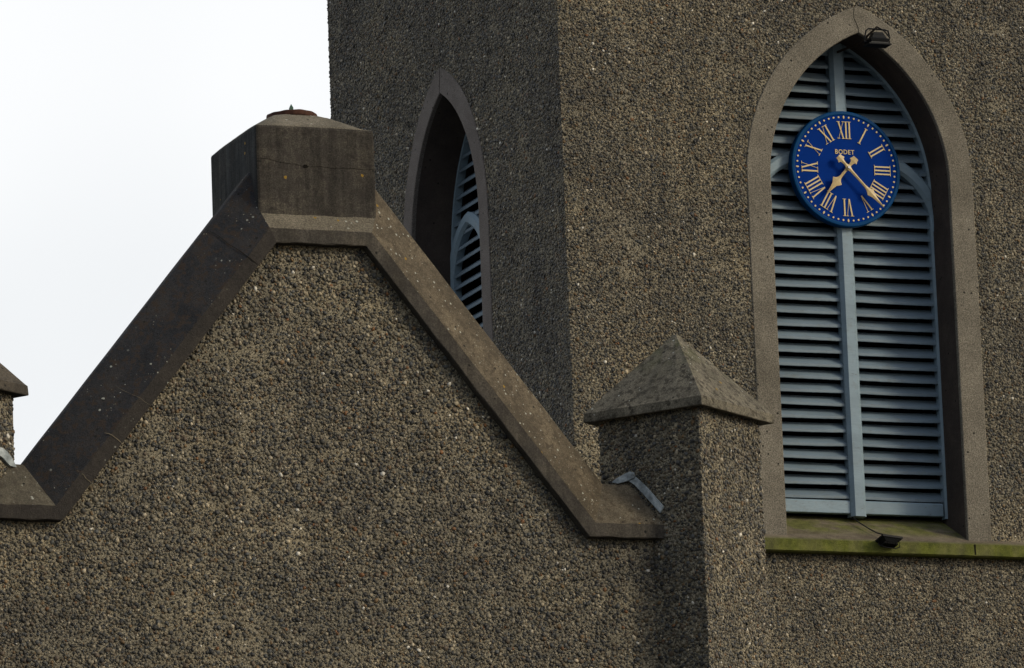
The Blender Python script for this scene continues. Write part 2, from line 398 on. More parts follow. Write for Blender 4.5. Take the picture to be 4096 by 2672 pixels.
def window(F, arch, surr_mat, zb=8.86, with_sill=False):
    """stone surround, dark reveal, louvre frame, mullion, tracery and slats"""
    inn = arch.path(0, 30, zb); out = arch.path(GAP, 30, zb)
    pf = -.009
    # surround ring standing a touch proud, edge slightly wavy
    m = MB(); rows = []
    for i, ((a, za), (b, zb_)) in enumerate(zip(inn, out)):
        k = 1 + .006*sin(i*1.7)
        b2 = a+(b-a)*k; z2 = za+(zb_-za)*k
        rows.append([F(a,.02,za), F(a,pf+.004,za), F(a+(b2-a)*.03,pf,za+(z2-za)*.03), F(a+(b2-a)*.97,pf,za+(z2-za)*.97), F(b2,pf+.004,z2), F(b2,.03,z2)])
    m.strip(rows); m.poly(rows[0]); m.poly(rows[-1])
    surround = m.build('window_surround', surr_mat, tower)
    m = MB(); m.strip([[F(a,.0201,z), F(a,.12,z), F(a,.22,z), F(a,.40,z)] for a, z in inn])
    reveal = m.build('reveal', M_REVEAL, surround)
    fr = empty('louvred_window'); fr.parent = tower
    # dark belfry behind
    m = MB(); bx = arch.x0-.15, arch.x1+.15
    pts = [[F(bx[0],.42,8.8),F(bx[1],.42,8.8),F(bx[1],.42,12.4),F(bx[0],.42,12.4)],[F(bx[0],.9,8.8),F(bx[1],.9,8.8),F(bx[1],.9,12.4),F(bx[0],.9,12.4)]]
    for i in range(4): m.poly([pts[0][i], pts[0][(i+1)%4], pts[1][(i+1)%4], pts[1][i]])
    m.poly(pts[1]); m.build('dark_belfry', M_VOID, fr)
    # frame strip following the arch
    f2 = arch.path(-.017, 30, 9.05); f1 = arch.path(.004, 30, 9.05)
    m = MB(); rows = [[F(b,.33,zb_), F(b,.276,zb_), F(a,.272,za), F(a,.33,za)] for (a, za), (b, zb_) in zip(f1, f2)]
    m.strip(rows); m.build('frame', M_PAINT2, fr)
    c = (arch.x0+arch.x1)/2
    # mullion, chamfered
    m = MB(); zt = arch.apex()[1]-.012
    rows = []
    for z in (9.045, 9.3, 9.9, 10.6, 11.3, zt):
        d = .0015*sin(z*5)
        rows.append([F(c-.053+d,.33,z), F(c-.053+d,.273,z), F(c-.031+d,.248,z), F(c+.031+d,.248,z), F(c+.053+d,.273,z), F(c+.053+d,.33,z)])
    m.strip(rows); m.poly(rows[0]); m.poly(rows[-1]); m.build('mullion', M_PAINT2, fr)
    # pointed head of each light
    for s0 in (-1, 1):
        cc = c+s0*.311; m = MB()
        for s in (-1, 1):
            cx = cc-s*.11; Ri, Ro = .420, .508; ai = acos(.11/Ri); ao = acos(.11/Ro); rows = []
            for i in range(21):
                ti = ai*i/20; to = ao*i/20
                pi_ = (cx+s*Ri*cos(ti), 10.923+Ri*sin(ti)); po = (cx+s*Ro*cos(to), 10.923+Ro*sin(to))
                lim = .318; po = (cc+max(-lim, min(lim, po[0]-cc)), po[1])
                dx, dz = po[0]-pi_[0], po[1]-pi_[1]; L = max(hypot(dx, dz), 1e-4)
                q = min(.020/L, .35)
                rows.append([F(pi_[0],.33,pi_[1]), F(pi_[0],.280,pi_[1]), F(pi_[0]+dx*q,.260,pi_[1]+dz*q), F(po[0]-dx*q,.260,po[1]-dz*q), F(po[0],.280,po[1]), F(po[0],.33,po[1])])
            m.strip(rows)
        m.build('tracery_arch', M_PAINT2, fr)
    # louvre slats, one mesh a side, each board a little out of true
    for s0 in (-1, 1):
        m = MB()
        for k in range(0, 36):
            z = 9.160 + .0850*k
            lo, hi = arch.span(z+.01)
            lo, hi = (lo-.005, c) if s0 < 0 else (c, hi+.005)
            if hi-lo < .03 or z > 12.08: continue
            dz = random.uniform(-.0035, .0035); tl = random.uniform(-.006, .006); n = 26; rows = []
            ph = random.uniform(0, 6); sag = random.uniform(0, .0045); dw = random.uniform(-.004, .004)
            for i in range(n+1):
                u = lo+(hi-lo)*i/n; e = dz+tl*(i/n-.5)-sag*sin(pi*i/n); rg = random.uniform(-.0006, .0006)
                rows.append([F(u,.358+dw,z+.053+e), F(u,.286+dw,z+e+rg), F(u,.284+dw,z+.003+e+rg), F(u,.284+dw,z+.019+e), F(u,.288+dw,z+.022+e), F(u,.358+dw,z+.076+e)])
            m.strip(rows)
        m.build('slats', M_PAINT, fr)
    # bottom rail
    for s0 in (-1, 1):
        m = MB(); lo, hi = (arch.x0-.005, c-.05) if s0 < 0 else (c+.05, arch.x1-.028)
        rows = []
        for i in range(17):
            u = lo+(hi-lo)*i/16; rg = random.uniform(-.0008, .0008)
            rows.append([F(u,.33,9.066+rg), F(u,.280,9.066+rg), F(u,.278,9.070), F(u,.278,9.140), F(u,.288,9.150), F(u,.33,9.150)])
        m.strip(rows); m.build('bottom_rail', M_PAINT2, fr)
    return surround, fr
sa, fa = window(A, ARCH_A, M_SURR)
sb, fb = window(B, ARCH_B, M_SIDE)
def ribbon(F, pts, wd, proud, name, mat, parent):
    m = MB(); rows = []
    for i, (u, z) in enumerate(pts):
        a = pts[max(i-1,0)]; b = pts[min(i+1,len(pts)-1)]; dx, dz = b[0]-a[0], b[1]-a[1]; L = hypot(dx, dz); nx, nz = -dz/L*wd/2, dx/L*wd/2
        t = 1 if 0 < i < len(pts)-1 else .4
        rows.append([F(u-nx*t,proud+.003,z-nz*t), F(u-nx*t,proud,z-nz*t), F(u+nx*t,proud,z+nz*t), F(u+nx*t,proud+.003,z+nz*t)])
    m.strip(rows); return m.build(name, mat, parent)
ax, az = ARCH_A.apex(); ox, oz = ARCH_A.apex(GAP)
ribbon(A, [(ax+.002,az+.002),(ax+.000,az+.03),(ax-.008,az+.055),(ax-.024,az+.09),(ax-.026,az+.125),(ax-.020,oz-.004)], .0042, -.0100, 'crack', M_CRACK, sa)
ax, az = ARCH_B.apex(); ox, oz = ARCH_B.apex(GAP)
ribbon(B, [(ax,az+.002),(ax-.004,az+.05),(ax-.012,az+.09),(ax-.016,az+.12),(ax-.014,oz-.004)], .0055, -.0100, 'crack', M_CRACK, sb)

# ------------------------------------------------------------------ clock
CX, CY, CZ, CR = XT+2.027, YT+.200, 11.289, .379
clock = tag(empty('wall_clock'), 'round blue clock with gold Roman numerals hung in the louvred tower window', 'clock')
def disc(m, r0, y0, r1, y1, n=96, mi=0):
    m.strip([[(CX+r0*cos(2*pi*i/n), y0, CZ+r0*sin(2*pi*i/n)), (CX+r1*cos(2*pi*i/n), y1, CZ+r1*sin(2*pi*i/n))] for i in range(n)], mi, closed=True)
m = MB()
prof = [(.352, CY+.006), (.356, CY+.001), (.360, CY), (.374, CY+.001), (CR, CY+.006), (CR, CY+.055), (.30, CY+.060), (.02, CY+.060)]
for (a, b), (c_, d) in zip(prof, prof[1:]): disc(m, a, b, c_, d)
m.build('clock_rim', M_BLUE_RIM, clock, smooth=False)
m = MB(); n = 96
m.poly([(CX+.3525*cos(2*pi*i/n), CY+.0055, CZ+.3525*sin(2*pi*i/n)) for i in range(n)]); m.build('clock_face', M_BLUE, clock)
FY = CY+.0055
def plate(m, pts, y0, th):
    """flat raised outline: pts are (x, z) pairs"""
    n = len(pts)
    fr_ = [(x, y0-th, z) for x, z in pts]; bk = [(x, y0+.001, z) for x, z in pts]
    m.add(fr_+bk, [list(range(n))] + [[i, (i+1)%n, n+(i+1)%n, n+i] for i in range(n)])
def radial(ang, t, s):
    """t outward along the ray at clockwise angle ang, s to its clockwise side"""
    return (CX + t*sin(ang)+s*cos(ang), CZ + t*cos(ang)-s*sin(ang))
R0, R1 = .197, .310
def numeral(txt, ang):
    m = MB(); wd = {'I': .0235, 'V': .046, 'X': .048}
    if txt == 'XII' or txt == 'VIII': pass
    tot = sum(wd[c] for c in txt); s = -tot/2
    def quad(a0, a1, b0, b1, th=.004):   # (s range at foot, s range at head)
        plate(m, [radial(ang, R0, a0), radial(ang, R0, a1), radial(ang, R1, b1), radial(ang, R1, b0)], FY, th)
    def serif(c, t, w_):
        d = .0034 if t < .25 else -.0034
        plate(m, [radial(ang, t, c-w_), radial(ang, t, c+w_), radial(ang, t+d, c+w_*.85), radial(ang, t+d, c-w_*.85)], FY, .0045)
    for ch in txt:
        w_ = wd[ch]; c = s+w_/2
        if ch == 'I':
            quad(c-.0046, c+.0046, c-.0046, c+.0046); serif(c, R0, .0125); serif(c, R1, .0125)
        elif ch == 'V':
            quad(c-.003, c+.0055, c-.0215, c-.0125, .0040); quad(c+.001, c+.0037, c+.0155, c+.018, .0036)
            serif(c-.017, R1, .012); serif(c+.017, R1, .010)
        else:
            quad(c+.0115, c+.0205, c-.0205, c-.0115, .0040); quad(c-.0185, c-.016, c+.016, c+.0185, .0036)
            serif(c+.016, R0, .012); serif(c-.017, R0, .010); serif(c-.017, R1, .012); serif(c+.017, R1, .010)
        s += w_
    m.build('numeral', M_GOLD, clock, fix=False)
for i, t in enumerate(['XII','I','II','III','IIII','V','VI','VII','VIII','IX','X','XI']): numeral(t, radians(30*i))
for i in range(60):
    m = MB(); a = radians(6*i)
    if i % 5: pts = [(.339+.0062*cos(k*pi/5), .0062*sin(k*pi/5)) for k in range(10)]
    else: pts = [(.350,0),(.344,.0052),(.334,.0052),(.327,0),(.334,-.0052),(.344,-.0052)]
    plate(m, [radial(a, t, s) for t, s in pts], FY, .004)
    m.build('minute_mark', M_GOLD, clock, fix=False)
# maker's lettering
cu = bpy.data.curves.new('lettering', 'FONT'); cu.body = 'BODET'; cu.size = .042; cu.align_x = 'CENTER'; cu.extrude = .0018; cu.offset = .0003; cu.space_character = 1.12
to = bpy.data.objects.new('tmp', cu); col.objects.link(to)
dg = bpy.context.evaluated_depsgraph_get(); me = bpy.data.meshes.new_from_object(to.evaluated_get(dg)); me.name = 'lettering'
bpy.data.objects.remove(to)
me.transform(Matrix.Translation((CX-.005, FY-.002, CZ+.096)) @ Matrix.Rotation(pi/2, 4, 'X') @ Matrix.Diagonal((.93,1,1,1)))
me.materials.clear(); me.materials.append(M_GOLD)
link(bpy.data.objects.new('lettering', me), clock)
def hand(name, ang, half, y):
    """half: (t, s) outline of one side from tail to tip"""
    pts = [radial(ang, t, s) for t, s in half] + [radial(ang, t, -s) for t, s in half[::-1] if abs(s) > 1e-6]
    m = MB(); n = len(pts)
    # ridge along the middle so it catches light like folded sheet
    ts = half
    L = [radial(ang, t, -s) for t, s in ts]; Rr = [radial(ang, t, s) for t, s in ts]; Cn = [radial(ang, t, 0) for t, s in ts]
    for i in range(len(ts)-1):
        for E in (L, Rr):
            m.poly([(Cn[i][0], y-.0045, Cn[i][1]), (E[i][0], y-.001, E[i][1]), (E[i+1][0], y-.001, E[i+1][1]), (Cn[i+1][0], y-.0045, Cn[i+1][1])])
            m.poly([(E[i][0], y-.001, E[i][1]), (E[i][0], y+.002, E[i][1]), (E[i+1][0], y+.002, E[i+1][1]), (E[i+1][0], y-.001, E[i+1][1])])
        m.poly([(L[i][0], y+.002, L[i][1]), (Rr[i][0], y+.002, Rr[i][1]), (Rr[i+1][0], y+.002, Rr[i+1][1]), (L[i+1][0], y+.002, L[i+1][1])])
    return m.build(name, M_BRASS, clock)
HB = radians(180)
hh = hand('hour_hand', radians(-138.6), [(-.068,.0),(-.074,.011),(-.089,.0205),(-.074,.0225),(-.058,.0300),(-.056,.019),(-.047,.012),(-.03,.0085),(-.012,.012),(0,.0165),(.012,.012),(.03,.008),(.075,.0085),(.095,.013),(.108,.022),(.118,.0385),(.132,.030),(.150,.0175),(.175,.0115),(.21,.0065),(.2416,.0012)], CY-.027)
mh = hand('minute_hand', radians(136.8), [(-.078,.0),(-.084,.010),(-.099,.0195),(-.083,.0215),(-.066,.0290),(-.064,.017),(-.052,.011),(-.03,.0085),(-.012,.014),(0,.0185),(.012,.014),(.03,.0095),(.10,.0080),(.160,.0085),(.185,.0125),(.203,.022),(.213,.0285),(.226,.0225),(.243,.0155),(.27,.0105),(.31,.0060),(.342,.0035)], CY-.036)
m = MB(); m.tube([(CX, CY-.048, CZ), (CX, CY+.0, CZ)], .0085, 16); m.build('hub', M_STEEL, clock)
# clock bracket behind
m = MB(); m.box((CX-.05, CY+.061, CZ-.25), (CX+.05, CY+.076, CZ+.25)); m.build('mounting_bracket', M_BLACK, clock)

# ------------------------------------------------------------------ floodlights
f1 = tag(empty('floodlight'), 'black wire-bracketed floodlight on an arm at the point of the tower window arch', 'floodlight')
lx, ly, lz = 17.560, 37.86, 12.018
m = MB()
def fr4(cx, cy, cz, hx, hy): return [(cx-hx,cy-hy,cz),(cx+hx,cy-hy,cz),(cx+hx,cy+hy,cz),(cx-hx,cy+hy,cz)]
m.hexa(fr4(lx,ly,lz+.010,.060,.050), fr4(lx,ly,lz+.024,.068,.055)); m.hexa(fr4(lx,ly,lz+.025,.064,.052), fr4(lx,ly,lz+.034,.050,.040))
m.hexa(fr4(lx,ly,lz+.0345,.050,.040), fr4(lx+.002,ly,lz+.074,.030,.026))
for k in range(-3, 4): m.box((lx+k*.012-.0015, ly-.034, lz+.036), (lx+k*.012+.0015, ly+.034, lz+.060))
m.build('lamp_housing', M_BLACK, f1)
m = MB(); m.hexa(fr4(lx+.002,ly,lz-.010,.078,.050), fr4(lx,ly,lz-.001,.076,.048)); m.build('glass_frame', M_BLACK, f1)
m = MB(); m.hexa(fr4(lx,ly,lz-.0005,.060,.044), fr4(lx,ly,lz+.0095,.058,.044)); m.build('lamp_glass', M_GLASS, f1)
m = MB(); tx = lx-.010
m.tube([(lx-.088,ly,lz+.012),(lx-.086,ly-.004,lz+.04),(lx-.074,ly,lz+.085),(lx-.055,ly,lz+.100),(lx+.055,ly,lz+.098),(lx+.080,ly,lz+.092),(lx+.088,ly,lz+.06),(lx+.086,ly,lz+.015)], .0055, 8)
m.tube([(lx-.088,ly,lz+.012),(lx-.060,ly,lz+.018)], .0042, 8); m.tube([(lx+.088,ly,lz+.015),(lx+.060,ly,lz+.018)], .0042, 8)
m.tube([(tx+.010,ly-.01,lz+.112),(lx+.045,ly-.02,lz+.085),(lx+.084,ly-.02,lz+.040)], .0050, 8)
m.build('bracket', M_BLACK, f1)
m = MB(); p0 = Vector((17.548,38.10,12.085)); p1 = Vector((tx+.014, ly, lz+.113)); up = Vector((0,0,.007)); sd = Vector((.003,0,0))
p00 = Vector((17.47, 38.28, 12.065))
for a, b in ((p00, p0), (p0, p1)): m.hexa([a-up-sd, a-up+sd, a+up+sd, a+up-sd], [b-up-sd, b-up+sd, b+up+sd, b+up-sd])
m.build('arm', M_BROWN, f1)

f2 = tag(empty('floodlight'), 'small flat black floodlight with a trailing cable lying on the mossy window sill', 'floodlight')
R_ = Matrix.Translation((17.500, 37.925, 8.832)) @ Matrix.Rotation(radians(6), 4, 'Z') @ Matrix.Rotation(radians(-14), 4, 'X') @ Matrix.Rotation(radians(5), 4, 'Y') @ Matrix.Scale(.86, 4)
def tr(o, Mx): o.data.transform(Mx); return o
m = MB(); m.hexa(fr4(0,0,-.038,.045,.038), fr4(0,0,-.012,.072,.058)); m.box((-.082,-.064,-.0115),(.082,.064,.004))
for k in range(-4, 5): m.box((k*.013-.0015,-.036,-.052),(k*.013+.0015,.036,-.038))
tr(m.build('lamp_housing', M_BLACK, f2), R_)
m = MB(); m.box((-.070,-.052,.0045),(.070,.052,.006)); tr(m.build('lamp_glass', M_GLASS, f2), R_)
m = MB(); m.tube([(-.088,0,-.004),(-.090,0,-.055),(-.04,0,-.068),(.05,0,-.068),(.088,0,-.05),(.086,0,-.004)], .004, 8); tr(m.build('bracket', M_BLACK, f2), R_)
m = MB()
cp = [(17.435,38.33,9.050),(17.445,38.24,8.995),(17.462,38.13,8.935),(17.478,38.05,8.895),(17.497,37.995,8.874),(17.500,37.975,8.858),(17.502,37.955,8.842)]
m.tube(cp, .0042, 8); m.build('cable', M_CABLE, f2)

# ------------------------------------------------------------------ gable
gable = tag(empty('church_gable'), 'pebbledashed gable with sloping concrete copings rising to a square block', 'church gable')
YF, YW = 31.94, 32.0
CREASE = [(9.45,7.735),(10.140,7.735),(11.328,9.223),(11.891,9.225),(13.074,7.735),(13.62,7.735)]
def offset_path(P, d):
    out = []
    for i, p in enumerate(P):
        ns = []
        for a, b in ((i-1, i), (i, i+1)):
            if a < 0 or b >= len(P): continue
            dx, dz = P[b][0]-P[a][0], P[b][1]-P[a][1]; L = hypot(dx, dz); ns.append((-dz/L, dx/L))
        if len(ns) == 1: n = ns[0]; k = 1
        else:
            n = (ns[0][0]+ns[1][0], ns[0][1]+ns[1][1]); L = hypot(*n); n = (n[0]/L, n[1]/L); k = 1/(n[0]*ns[0][0]+n[1]*ns[0][1])
        out.append((p[0]+n[0]*d*k, p[1]+n[1]*d*k))
    return out
inner = offset_path(CREASE, -.078)
wl = offset_path(CREASE, .02)
# wall: stones inside the coping line
def below(u, z):
    zz = np.interp(u, [p[0] for p in inner], [p[1] for p in inner]); return z < zz - .004 + .0*u
mb = MB()
fp = [(p[0], p[1]) for p in wl]
ZB = 6.6
pts = [(fp[0][0], ZB)] + fp + [(fp[-1][0], ZB)]
for (a, za), (b, zb) in zip(fp, fp[1:]):
    mb.poly([(a,YW,ZB),(b,YW,ZB),(b,YW,zb),(a,YW,za)], 0); mb.poly([(a,YW+.3,0),(b,YW+.3,0),(b,YW+.3,zb),(a,YW+.3,za)], 2)
    mb.poly([(a,YW,0),(b,YW,0),(b,YW,ZB),(a,YW,ZB)], 2); mb.poly([(a,YW,za),(b,YW,zb),(b,YW+.3,zb),(a,YW+.3,za)], 2)
pe = scatter(V(0,YW,0), V(1,0,0), V(0,0,1), V(0,-1,0), fp[0][0], fp[-1][0], 6.6, 9.3, .0202, below, 31)
mb.build('wall', [M_MORTAR, M_STONE, M_DASH], gable, fix=False, pebbles=pe)
# coping: one swept profile, mitred at the elbows
PR = [(-.078,YW+.012),(-.078,YF+.004),(-.074,YF),(-.004,YF),(.004,YF+.004),(.079,YF+.0553),(.228,YF+.158),(.235,YF+.170),(.235,YF+.250),(.228,YF+.262),(.0,YF+.42),(-.078,YF+.42)]
def dens(P, n):
    out = []
    for i in range(len(P)-1):
        for k in range(n): t = k/n; out.append(tuple(P[i][j]+(P[i+1][j]-P[i][j])*t for j in range(len(P[i]))))
    out.append(P[-1]); return out
segs = {1: ('dark', 1, 2)}
def coping_piece(i0, i1, mats, fmat, nsub=24):
    """crease vertices i0..i1; slots: 0 slope, 1 fascia"""
    m = MB(); cols = []
    for (d, y) in PR:
        o = list(offset_path(CREASE, d)[i0:i1+1]); TS = 1.4888/1.188
        if i0 == 1 and o[1][0] < 11.30: o[1] = (11.30, o[1][1]+(11.30-o[1][0])*TS)
        if i0 == 3 and o[0][0] > 11.93: o[0] = (11.93, o[0][1]+(o[0][0]-11.93)*TS)
        if i0 == 2: o = [(max(o[0][0], 11.291), o[0][1]), (min(o[1][0], 11.940), o[1][1])]
        cols.append([(x, y, z) for x, z in dens(o, nsub)])
    n = len(cols[0])
    rows = []
    for r in range(n):
        row = []
        for c in range(len(PR)):
            x, y, z = cols[c][r]
            if 0 < r < n-1 or True:
                w = .0013*sin(x*23+c) + .0010*sin(x*51+z*37+2*c)
                x += 0; z += w; y += .0008*sin(x*31+c*3)
            row.append((x, y, z))
        rows.append(row)
    for j in range(len(PR)-1):
        mi = 1 if j <= 2 else 0
        m.strip([[r[j], r[j+1]] for r in rows], mi)
    return m, mats, fmat
lab = {}
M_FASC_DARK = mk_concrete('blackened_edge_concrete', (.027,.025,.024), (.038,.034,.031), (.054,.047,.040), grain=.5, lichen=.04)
M_COPE_MID = mk_concrete('grey_level_coping', (.055,.050,.040), (.088,.080,.062), (.125,.113,.085), (.065,.056,.045), lichen=.55, grain=.7)
M_COPE_RLEV = mk_concrete('dark_lichen_level_coping', (.060,.053,.042), (.105,.090,.066), (.155,.130,.092), (.070,.056,.040), lichen=.5, orange=.25, grain=.8)
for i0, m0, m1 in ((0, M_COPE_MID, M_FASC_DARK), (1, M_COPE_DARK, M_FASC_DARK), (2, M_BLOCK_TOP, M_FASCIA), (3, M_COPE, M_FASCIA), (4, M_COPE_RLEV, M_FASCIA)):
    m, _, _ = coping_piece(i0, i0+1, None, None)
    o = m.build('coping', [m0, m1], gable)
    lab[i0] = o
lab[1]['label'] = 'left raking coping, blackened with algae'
lab[3]['label'] = 'right raking coping, tan with white lichen spots'
def slope_pt(i, t, d, y):
    o = offset_path(CREASE, d); a, b = o[i], o[i+1]; return (a[0]+(b[0]-a[0])*t, y, a[1]+(b[1]-a[1])*t)
def on_coping(i, t, s):
    """t along the crease, s: 0 at the bottom of the fascia, .078 the crease, then up the sloping face"""
    (ax_, az_), (bx_, bz_) = CREASE[i], CREASE[i+1]; L = hypot(bx_-ax_, bz_-az_); nx, nz = -(bz_-az_)/L, (bx_-ax_)/L
    if nz < 0: nx, nz = -nx, -nz
    x, z = ax_+(bx_-ax_)*t, az_+(bz_-az_)*t
    if s <= .078: return (x+nx*(s-.078), YF-.0024, z+nz*(s-.078))
    q = (s-.078)/.285; return (x+nx*(.236*q+.0022), YF+.163*q-.0026, z+nz*(.236*q+.0022))
def coping_line(i, pts, wd, name, mat, parent):
    """thin repair or crack running down the coping face"""
    P = [Vector(on_coping(i, t, s)) for t, s in pts]; m = MB(); rows = []
    for k, p in enumerate(P):
        d = (P[min(k+1,len(P)-1)]-P[max(k-1,0)]).normalized(); n = Vector((0,-1,.5)).cross(d).normalized()*wd/2*(1 if 0 < k < len(P)-1 else .3)
        rows.append([p-n, p+n])
    m.strip(rows); return m.build(name, mat, parent)
coping_line(1, [(.909,.354),(.908,.273),(.900,.206),(.898,.135),(.893,.075),(.894,.035),(.895,.0)], .0035, 'crack', M_CRACK, lab[1])
coping_line(1, [(.380,.212),(.379,.167),(.381,.105),(.384,.07),(.384,.036),(.387,.0)], .0018, 'crack', M_CRACK_PALE, lab[1])
coping_line(1, [(.246,.105),(.250,.08),(.252,.065),(.253,.024),(.252,.0)], .0050, 'crack', M_CRACK_PALE, lab[1])
coping_line(1, [(.115,.100),(.115,.058),(.111,.034),(.112,.011),(.111,.0)], .0050, 'crack', M_CRACK_PALE, lab[1])

# square block at the apex with its domed top
BX0, BX1, BY0, BY1, BZ0, BZ1 = 11.289, 11.942, 32.0, 32.731, 9.15, 9.782
blk = MB(); NB = 24
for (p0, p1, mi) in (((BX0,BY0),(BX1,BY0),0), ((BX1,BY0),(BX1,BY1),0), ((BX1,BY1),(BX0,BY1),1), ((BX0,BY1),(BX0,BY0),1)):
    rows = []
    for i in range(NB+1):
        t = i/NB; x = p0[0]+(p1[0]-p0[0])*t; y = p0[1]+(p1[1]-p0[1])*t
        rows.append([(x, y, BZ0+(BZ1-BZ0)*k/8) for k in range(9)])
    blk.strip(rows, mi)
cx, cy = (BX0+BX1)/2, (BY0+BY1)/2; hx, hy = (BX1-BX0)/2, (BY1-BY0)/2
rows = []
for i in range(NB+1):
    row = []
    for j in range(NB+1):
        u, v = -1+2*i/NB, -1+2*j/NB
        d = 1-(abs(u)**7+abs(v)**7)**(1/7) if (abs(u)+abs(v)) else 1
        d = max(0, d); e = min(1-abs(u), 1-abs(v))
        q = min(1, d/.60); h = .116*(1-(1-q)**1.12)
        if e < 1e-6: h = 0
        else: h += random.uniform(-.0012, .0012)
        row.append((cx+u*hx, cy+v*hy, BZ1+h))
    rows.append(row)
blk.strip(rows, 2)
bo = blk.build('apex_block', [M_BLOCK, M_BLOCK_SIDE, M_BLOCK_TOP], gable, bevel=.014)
def FB(u, w, z): return (u, BY0+w, z)
ribbon(FB, [(11.292,9.600),(11.36,9.598),(11.42,9.583),(11.50,9.578),(11.56,9.566),(11.64,9.572),(11.70,9.566),(11.80,9.572),(11.88,9.566),(11.939,9.572)], .0015, -.0016, 'crack', M_CRACK, bo)
def blob(c, rx, rz, name, mat, parent, F=FB, seed=0):
    r = random.Random(seed); m = MB(); n = 12
    m.poly([F(c[0]+rx*cos(2*pi*k/n)*r.uniform(.7,1.15), -.0018, c[1]+rz*sin(2*pi*k/n)*r.uniform(.7,1.15)) for k in range(n)])
    m.build(name, mat, parent)
blob((11.557,9.568), .016, .012, 'pit', M_CRACK, bo, seed=2)
RX, RY = 11.617, 32.352
m = MB(); n = 64
def ringp(r, z): return [(RX+r*cos(2*pi*i/n), RY+r*sin(2*pi*i/n), z+.0018*sin(3*2*pi*i/n)+.001*sin(11*2*pi*i/n)) for i in range(n+1)]
m.strip([ringp(.131,9.897), ringp(.134,9.903), ringp(.134,9.921), ringp(.131,9.927), ringp(.116,9.927), ringp(.116,9.897)])
m.build('iron_ring', M_RUST, bo, smooth=False)
m = MB(); sx, sy = 11.607, 32.33
m.hexa([(sx-.009,sy-.009,9.900),(sx+.009,sy-.009,9.900),(sx+.009,sy+.009,9.900),(sx-.009,sy+.009,9.900)], [(sx-.009,sy-.009,9.962),(sx+.009,sy-.009,9.962),(sx+.009,sy+.009,9.962),(sx-.009,sy+.009,9.962)])
m.add([(sx-.009,sy-.009,9.962),(sx+.009,sy-.009,9.962),(sx+.009,sy+.009,9.962),(sx-.009,sy+.009,9.962),(sx,sy,9.984)], [[0,1,4],[1,2,4],[2,3,4],[3,0,4]])
m.build('copper_spike', M_COPPER, bo)
# low roof and side walls of the wing behind its gable
m = MB()
for s in (-1, 1):
    m.hexa([(11.61,32.30,8.12),(11.61+s*2.2,32.30,6.55),(11.61+s*2.2,40,6.55),(11.61,40,8.12)], [(11.61,32.30,8.20),(11.61+s*2.2,32.30,6.63),(11.61+s*2.2,40,6.63),(11.61,40,8.20)])
m.build('roof', M_SLATE, gable)
m = MB(); m.box((9.62,32.303,0),(9.9,40,6.6)); m.box((13.32,32.303,0),(13.6,40,6.6)); m.poly([(9.9,40,0),(13.32,40,0),(13.32,40,6.6),(11.61,40,8.1),(9.9,40,6.6)])
m.build('side_wall', M_DASH, gable)

